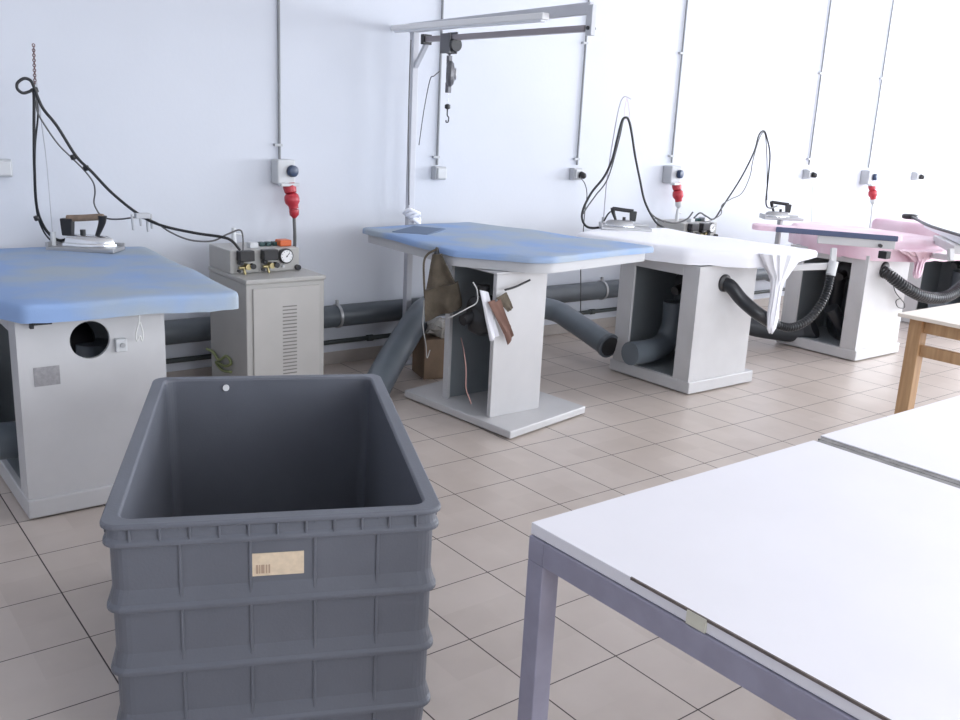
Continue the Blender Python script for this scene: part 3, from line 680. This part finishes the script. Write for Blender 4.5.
def gather(t, corner, tail, wtop, mt, ang, seed, spread=.10):
    """pleated cloth gathered below a board corner and hanging in a tail"""
    rings = []; c0 = Vector(corner); n = 40
    prof = [(0, wtop, spread), (.18, wtop * .62, spread * .7), (.32, wtop * .28, spread * .45), (.40, .040, .032), (.55, .036, .028), (.8, .042, .026), (.93, .036, .020), (1.0, .012, .01)]
    for s_, w_, d_ in prof:
        p = c0.lerp(Vector(tail), s_); rg = []
        for k in range(n):
            a = 2 * PI * k / n; pl_ = 1 + .10 * math.sin(k * 2.4 + seed) * (1 if s_ < .9 else .3)
            v = Vector((math.cos(a) * w_ * pl_, math.sin(a) * d_ * pl_, .02 * math.sin(k * 1.3 + seed) if s_ > .3 else 0))
            v.rotate(Matrix.Rotation(ang, 3, 'Z')); rg.append(p + v)
        rings.append(rg)
    MB().loft(rings).build('gathered_cloth', mt, t, smooth=True)
gather(t3, ay(781, 253, -.01), ay(771, 331, -.08), .17, CLOTH_W, -.1, 1)
# hose from the hole up to the sleeve board arm
hp = [Vector((2.783, .25, .70)), Vector((2.80, .17, .69)), ay(742, 300, .10), ay(760, 315, .0), ay(778, 325, -.04), ay(793, 327, -.08), ay(809, 319, -.10), ay(821, 304, -.11), ay(828, 288, -.12), ay(831, 272, -.12)]
def ribbed(u, r=.036, n=70):
    return r + .004 * math.sin(u * n * 2 * PI)
MB().tube(hp, lambda u: (.043 if u < .42 else ribbed(u, .025, 60)), 14, 40).build('suction_hose', HOSE, t3, smooth=True)
MB().lathe((2.783, .205, .704), [(.056, 0), (.056, .012), (.046, .018)], 24, (0, -1, 0)).build('hose_collar', BLK, t3, smooth=True)
sl = MB(); sz = 1.0
a0, a1, a2, a3 = az(753, 226, 1.0), az(903, 237.5, 1.0), az(903, 236, 1.0), az(792, 224, 1.0)
poly = [(a0.x, a0.y), (a1.x, a1.y), (a1.x + .14, a1.y + .08), (a0.x + .15, a0.y + .12)]
pad(poly, 1.008, .034, .016, .05, .002).build('sleeve_pad', CLOTH_P, t3, smooth=True)
v0 = Vector((a0.x, a0.y, 0)); v1 = Vector((a1.x, a1.y, 0)); dv = (v1 - v0)
s0 = v0 + dv * .16; s1 = v0 + dv * .97; nd_ = Vector((-dv.y, dv.x, 0)).normalized()
bb = MB(); bb.bar(s0 + Vector((0, 0, .990)) - nd_ * .006, s1 + Vector((0, 0, .988)) - nd_ * .006, .012, .036); bb.build('stripe_band', SLV_BLUE, t3, .004)
MB().bar(v0 + dv * .45 + nd_ * .05 + Vector((0, 0, .944)), v0 + dv * .96 + nd_ * .05 + Vector((0, 0, .944)), .09, .058).build('sleeve_bracket', STEEL_W, t3, .004)
e = v0 + dv * .90 - nd_ * .0; MB().box(e.x - .03, e.y - .03, .85, e.x + .03, e.y + .03, .90).build('black_clamp', BLK, t3, .004)
e2 = v0 + dv * .86 - nd_ * .0; MB().cyl((e2.x, e2.y, .935), (e2.x - .02, e2.y - .02, .935), .012, 12).build('bolt', BLK, t3)
w1 = ay(833, 266, -.10); wt_ = ay(836, 250, -.10)
MB().bar((3.2, .06, .80), (w1.x, w1.y, w1.z), .045, .04).bar((w1.x, w1.y, w1.z - .05), (wt_.x + .02, wt_.y + .03, .93), .035, .035).build('swing_arm', STEEL_W, t3, .004)
MB().cyl(hp[-1] - Vector((0, 0, .02)), hp[-1] + Vector((.015, .0, .07)), .030, 16).build('hose_cuff', GREYP, t3, smooth=True)
# iron on the white cover
r3 = az(625, 229, .925); r3.z = .921
rest(r3, A1, .36, .16, 'grey metal iron rest at the back of the white covered board')
iq = r3 + Vector((.02, 0, .021))
ir = thing('steam_iron', 'black handled steam iron at the back of the white covered board', 'iron', iq, 'steam irons')
iron(ir, iq + Vector((-.045, .03, 0)), A1 + PI, BLK, .88)
b3 = ay(603, 226, 1.42); b3.z = .90
r3_, e3_ = rod(b3, [(607, 180, 1.38), (613, 140, 1.34), (619, 108, 1.3), (624, 97, 1.28), (631, 99, 1.27)], None, 'thin upright rod with hook holding the black cable loop', mat('pale rod', (.45, .42, .48), .4), .004)
cable('elastic_loop', [(627, 98, 1.275), (625, 108, 1.275), (625, 119, 1.275), (629, 119, 1.275), (629, 108, 1.275), (627, 98, 1.275)], .0022, mat('pink elastic', (.7, .55, .6), .6), 'pale pink elastic hanging from the hooked rod', 'cord')
h3 = thing('steam_hose', 'black steam hose loop hanging from the hooked rod above the white board', 'hose', ay(627, 119, 1.27), 'steam hoses')
cable('hose', [(664, 228, 1.20), (655, 221, 1.22), (645, 202, 1.26), (640, 180, 1.27), (635, 155, 1.27), (632, 135, 1.27), (629, 121, 1.27), (626, 117.5, 1.27), (622, 121, 1.28), (617, 140, 1.29), (612, 160, 1.31), (604, 177, 1.33), (592, 192, 1.36), (584, 207, 1.38), (582, 218, 1.38), (586, 226, 1.37), (594, 228, 1.36), (606, 226, 1.34)], .0085, RUBBER, '', root=h3)
cable('power_lead', [(664, 222, 1.2), (650, 212, 1.25), (641, 187, 1.27), (634, 145, 1.27), (630, 122, 1.28), (624, 119, 1.28), (619, 140, 1.29), (608, 178, 1.32), (596, 195, 1.35), (588, 206, 1.37), (583, 214, 1.38)], .005, CORD_G, '', root=h3)
cable('iron_lead', [(615, 210, 1.35), (609, 213, 1.35), (604, 221, 1.36)], .006, RUBBER, '', root=h3)
cable('plug_cord', [(580, 177, 1.79), (585, 184, 1.80), (587, 195, 1.80), (585, 210, 1.80), (583, 235, 1.80)], .004, CORD_G, 'grey cord dropping from the plug behind the white covered board', 'cord')
# hoses at the second boiler
h4 = thing('steam_hose', 'dark steam hose from the second boiler up to the right cable loop', 'hose', ay(764, 131, 1.25), 'steam hoses')
cable('hose', [(777, 206, 1.36), (770, 208, 1.32), (766, 203, 1.27), (768, 180, 1.25), (770, 155, 1.25), (767, 138, 1.25), (764, 131, 1.25), (759, 135, 1.25), (754, 152, 1.25), (741, 178, 1.24), (723, 206, 1.22), (714, 219, 1.2), (706, 216, 1.18), (700, 213, 1.17), (694, 218, 1.16)], .0065, RUBBER, '', root=h4)
cable('power_lead', [(767, 200, 1.26), (767, 160, 1.26), (765, 134, 1.26), (760, 137, 1.26), (753, 160, 1.25), (750, 176, 1.24), (742, 193, 1.23), (731, 199, 1.22), (722, 205, 1.21), (721, 214, 1.2), (712, 220, 1.19), (705, 222, 1.18)], .004, CORD_G, '', root=h4)
cable('boiler_hose', [(655, 218, 1.25), (664, 221, 1.22), (676, 223, 1.18), (687, 219, 1.15), (693, 212, 1.13)], .0065, CORD_G, 'thin dark hose lying over the top of the hidden boiler', 'hose')
# ================================================================ table with the pink cover
t4 = thing('ironing_table', 'ironing table with pink cover behind the striped sleeve board', 'ironing table', (4.7, .5, 0), 'vacuum ironing tables')
cabinet(t4, 4.40, .16, .63, .70, .80, (4.64, .692, .054), ir=.02)
blower(t4, 4.68, .48, .64)
MB().tube([(4.46, .45, .36), (4.58, .40, .18), (4.70, .50, .13), (4.80, .62, .20), (4.76, .6, .62)], .055, 16).build('inner_duct', HOSE, t4, smooth=True)
B4 = [(4.42, .75), (4.34, .40), (4.40, .18), (4.66, -.02), (5.27, -.12), (5.28, 1.25), (4.88, 1.20)]
pad(B4, .920, .15, .05, .09, .01, seed=15, ripple=.02).build('board_cover', CLOTH_P, t4, smooth=True)
gather(t4, ay(922, 250, -.05), ay(917, 276, -.10), .24, CLOTH_P, -.1, 4, .09)
gather(t4, (5.28, .12, .88), (5.34, .10, .74), .12, CLOTH_P, 1.3, 2, .06)
hp = [Vector((4.64, .22, .69)), ay(889, 275, .12), ay(905, 287, .04), ay(922, 296, .0), ay(940, 298, -.02), ay(955, 292, -.03), ay(970, 278, -.04), ay(978, 262, -.04)]
MB().tube(hp, lambda u: ribbed(u, .043, 55), 14, 40).build('suction_hose', HOSE, t4, smooth=True)
MB().lathe((4.64, .175, .692), [(.056, 0), (.056, .012), (.046, .018)], 24, (0, -1, 0)).build('hose_collar', BLK, t4, smooth=True)
cable('loop_cord', [(893, 283, .165), (895, 291, .16), (899, 297, .155), (904, 303, .15), (904, 308, .15), (898, 307, .15), (896, 301, .155), (901, 298, .15)], .004, CORD_G, 'small dark looped cord hanging on the pink covered table cabinet', 'cord')
r4 = az(781, 219, .93); r4.z = .926
r4 = Vector((5.02, 1.375, .921))
MB().bar((5.0, 1.37, .92), (5.0, 1.37, .45), .035, .035).bar((5.0, 1.39, .47), (5.0, .84, .47), .035, .035).build('rest_support', SILVER, t4, .003)
rest(r4, A1, .34, .16, 'pale iron rest on the pink covered board behind the sleeve board')
iq = r4 + Vector((.02, 0, .021))
ir = thing('steam_iron', 'black handled steam iron on the rest behind the sleeve board', 'iron', iq, 'steam irons')
iron(ir, iq + Vector((-.045, .03, 0)), A1 + PI, BLK, .88)
cable('plug_cord', [(811, 180, 1.79), (812.5, 188, 1.80), (812, 205, 1.80), (811, 228, 1.80)], .004, GREYP, 'pale cord dropping from the plug above the sleeve board', 'cord')

q0, q1, q2, q3 = az(924, 222, 1.0), az(966, 241, 1.0), az(972, 232, 1.0), az(938, 217, 1.0)
pad([(q0.x, q0.y), (q1.x, q1.y), (q2.x, q2.y), (q3.x, q3.y)], 1.006, .045, .016, .04, .002).build('sleeve_pad', CLOTH_W, t4, smooth=True)
MB().bar(q0.lerp(q1, .5) + Vector((.06, .05, -.075)), q0.lerp(q1, .97) + Vector((.06, .05, -.075)), .08, .06).build('sleeve_bracket', STEEL_W, t4, .004)
MB().bar((5.0, .1, .80), (q1.x + .05, q1.y + .1, .87), .045, .04).bar((q1.x + .05, q1.y + .1, .85), (q1.x + .06, q1.y + .12, .93), .035, .035).build('swing_arm', STEEL_W, t4, .004)
q4, q5, q6 = az(910, 216.5, 1.04), az(930, 226, 1.03), az(966, 237, 1.03)
MB().tube([q4, az(918, 220, 1.035), q5, q6], .011, 10).build('black_arm', BLK, t4, smooth=True)
MB().lathe(q4 - Vector((0, 0, .02)), [(.05, 0), (.062, .01), (.062, .03), (.05, .04)], 20).build('black_pad', BLK, t4, smooth=True)

# ================================================================ tables at the right edge
t5 = thing('ironing_table', 'ironing table at the right edge with pink board and black pad', 'ironing table', (6.6, .5, 0), 'vacuum ironing tables')
cabinet(t5, 6.30, .16, .64, .70, .80)
blower(t5, 6.55, .5, .62); elbow(t5, 6.33, .5, .22, .5)
pad([(6.15, -.05), (7.1, -.12), (7.15, 1.15), (6.25, 1.27)], .925, .11, .05, .09, .01, seed=25, ripple=.015).build('board_cover', CLOTH_P, t5, smooth=True)
t6 = thing('ironing_table', 'far pink and white covered ironing table at the right edge', 'ironing table', (8.4, .6, 0), 'vacuum ironing tables')
cabinet(t6, 8.1, .2, .64, .70, .80)
pad([(7.95, -.05), (8.9, -.1), (8.95, 1.2), (8.05, 1.3)], .925, .11, .05, .09, .01, seed=35, ripple=.015).build('board_cover', CLOTH_W, t6, smooth=True)

# ================================================================ big grey bin
BC = Vector((-.856, -1.000, 0)); BA = math.atan2(-.32, .71)
bn = thing('storage_bin', 'large open grey plastic bin with ribbed sides on the tiled floor', 'bin', BC, rz=BA)
HW, HL, HB = .394, .616, .70
def rr_ring(hw, hl, r, z, n=6):
    out = []
    for cx, cy, a0_ in ((hw - r, hl - r, 0), (-hw + r, hl - r, PI / 2), (-hw + r, -hl + r, PI), (hw - r, -hl + r, 3 * PI / 2)):
        for k in range(n + 1):
            a = a0_ + PI / 2 * k / n; out.append(Vector((cx + r * math.cos(a), cy + r * math.sin(a), z)))
    return out
prof = [(0.0, -.03)]
def tp(z): return .004 * (1 - z / .7)
for zr in (.155, .32, .485, .65):
    prof += [(zr - .010, -.0155 - tp(zr)), (zr - .008, -.003 - tp(zr)), (zr + .003, -.003 - tp(zr)), (zr + .010, -.009 - tp(zr))]
    if zr < .6: prof += [(zr + .045, -.0155 - tp(zr))]
prof += [(.684, -.012), (.687, 0), (.697, 0), (.70, -.004)]
rings = [rr_ring(HW - .1, HL - .1, .03, 0)] + [rr_ring(HW + o_, HL + o_, .042, z_) for z_, o_ in prof]
rings += [rr_ring(HW - .036, HL - .036, .035, .700), rr_ring(HW - .041, HL - .041, .034, .694), rr_ring(HW - .060, HL - .060, .03, .012), rr_ring(HW - .2, HL - .2, .02, .012)]
mb = MB(); mb.loft(rings, caps=True)
def vr(x, z0, z1, side, w=.004, dpt=.009, l=None):
    # vertical rib on the outside: side 'f','b' at local x ; 'l','r' at local y
    o0 = -.020 - tp(z0); o1 = -.020 - tp(z1)
    vs = []
    for z_, o_ in ((z0, o0), (z1, o1)):
        for s_ in (-w, w):
            for e_ in (0, dpt):
                if side == 'f': vs.append((x + s_, -(HL + o_ + e_), z_))
                elif side == 'b': vs.append((x + s_, (HL + o_ + e_), z_))
                elif side == 'l': vs.append((-(HW + o_ + e_), x + s_, z_))
                else: vs.append(((HW + o_ + e_), x + s_, z_))
    mb.add(vs, [(0, 1, 3, 2), (4, 6, 7, 5), (0, 4, 5, 1), (2, 3, 7, 6), (0, 2, 6, 4), (1, 5, 7, 3)])
for fr_ in (.22, .42, .61, .80):
    x = -HW + 2 * HW * fr_
    for s_ in 'fb': vr(x, .01, .688, s_)
for fr_ in (.12, .30, .48, .66, .84):
    y = -HL + 2 * HL * fr_
    for s_ in 'lr': vr(y, .01, .688, s_)
for k in range(1, 12):
    for s_ in 'fb': vr(-HW + 2 * HW * k / 12, .655, .688, s_, .003, .017)
for k in range(1, 18):
    for s_ in 'lr': vr(-HL + 2 * HL * k / 18, .655, .688, s_, .003, .017)
mb.build('tub', BIN, bn, smooth=False, local=True, bevel=.0025)
# cream label: position on the local front face
Mi = (Matrix.Translation(BC) @ Matrix.Rotation(BA, 4, 'Z')).inverted()
def bin_face(px, py, yl):
    o_ = Mi @ EYE; d_ = (Mi.to_3x3() @ ray(px, py)); return o_ + d_ * ((yl - o_.y) / d_.y)
la, lb_ = bin_face(251.5, 554, -(HL - .0145)), bin_face(304, 573, -(HL - .0155))
pl_ = MB().add([(la.x, -(HL - .0140), la.z), (lb_.x, -(HL - .0140), la.z), (lb_.x, -(HL - .0150), lb_.z - .0), (la.x, -(HL - .0150), lb_.z),
          (la.x, -(HL - .0165), la.z), (lb_.x, -(HL - .0165), la.z), (lb_.x, -(HL - .0185), lb_.z), (la.x, -(HL - .0185), lb_.z)],
         [(0, 1, 2, 3), (7, 6, 5, 4), (0, 4, 5, 1), (1, 5, 6, 2), (2, 6, 7, 3), (3, 7, 4, 0)]).build('paper_label', mat('cream paper', (.72, .58, .42), .7, noise_amt=.12, noise_scale=60), bn, local=True)
bc = MB(); lw = lb_.x - la.x; lh = la.z - lb_.z
for k, (f0, f1) in enumerate(((.08, .12), (.14, .16), (.18, .24), (.27, .29), (.32, .35))):
    bc.box(la.x + lw * f0, -(HL - .0134), lb_.z + lh * .12, la.x + lw * f1, -(HL - .0150), lb_.z + lh * .5)
bc.build('label_print', mat('faded print', (.42, .30, .22), .8), pl_, local=True)
rv = bin_face(226, 388, HL - .050)
rg_ = MB(); rg_.lathe((rv.x, HL - .0435, rv.z), [(.004, 0), (.011, 0), (.011, .008), (.004, .008)], 16, (0, -1, 0)); rg_.build('rivet', WHITEP, bn, local=True, smooth=True)

# ================================================================ worktables
def worktable(name_lab, x0, x1, y0, y1, tx0, tx1, grp):
    t = thing('worktable', name_lab, 'table', ((x0 + x1) / 2, (y0 + y1) / 2, 0), grp)
    MB().box(tx0, y0, .722, tx1, y1, .750).build('tabletop', LAMINATE, t, .0015)
    h = .05; z1_ = .720
    MB().box(x0, y1 - h, z1_ - .058, x1, y1, z1_).box(x0, y0, z1_ - .058, x1, y0 + h, z1_).box(x0, y0 + h, z1_ - .058, x0 + h, y1 - h, z1_).box(x1 - h, y0 + h, z1_ - .058, x1, y1 - h, z1_).build('frame', LAV, t, .003)
    for lx in (x0, x1 - .052):
        for ly in (y0, y1 - .052): MB().box(lx, ly, 0, lx + .052, ly + .052, z1_ - .058).build('leg', LAV, t, .003)
    return t
wt = worktable('nearest white laminate worktable with lavender grey steel legs', -.695, .436, -3.32, -1.975, -.69, .408, 'white worktables pushed together')
MB().box(-.6925, -3.30, .7455, -.6885, -2.28, .7512).build('worn_edge', WORN, wt)
q = az(700, 632, .74)
MB().box(-.6945, q.y + .01, .7225, -.69, q.y + .055, .7500).build('edge_patch', mat('cream patch', (.62, .60, .50), .7), wt)
MB().box(.409, -3.3, .721, .436, -1.98, .7475).build('grimy_seam', mat('grimy frame top', (.27, .26, .255), .7, noise_amt=.4, noise_scale=18), wt)
wt2 = worktable('second white worktable beyond the grey seam, right of the nearest one', .440, 1.66, -3.32, -1.96, .468, 1.65, 'white worktables pushed together')
MB().box(.4405, -3.3, .721, .467, -1.97, .7475).build('grimy_seam', bpy.data.materials['grimy frame top'], wt2)

# ================================================================ wooden table
w = thing('wooden_table', 'pale wooden table with square pine legs near the right edge', 'table', (3.3, -1.5, 0))
X0, X1, Y1, Y0 = 2.67, 3.75, -1.0, -1.85
MB().box(X0, Y0, .732, X1, Y1, .752).build('tabletop', mat('light plywood', (.82, .74, .65), .5, noise_amt=.08, noise_scale=6), w, .003)
for lx in (X0 + .045, X1 - .115):
    for ly in (Y0 + .045, Y1 - .115): MB().box(lx, ly, 0, lx + .07, ly + .07, .731).build('leg', WOOD, w, .004)
MB().box(X0 + .07, Y0 + .115, .66, X0 + .092, Y1 - .115, .731).box(X1 - .092, Y0 + .115, .66, X1 - .07, Y1 - .115, .731).box(X0 + .115, Y1 - .092, .66, X1 - .115, Y1 - .07, .731).box(X0 + .115, Y0 + .07, .66, X1 - .115, Y0 + .092, .731).build('apron', WOOD, w, .002)
MB().box(X0 + .065, Y0 + .115, .535, X0 + .095, Y1 - .115, .595).build('side_rail', WOOD, w, .003)
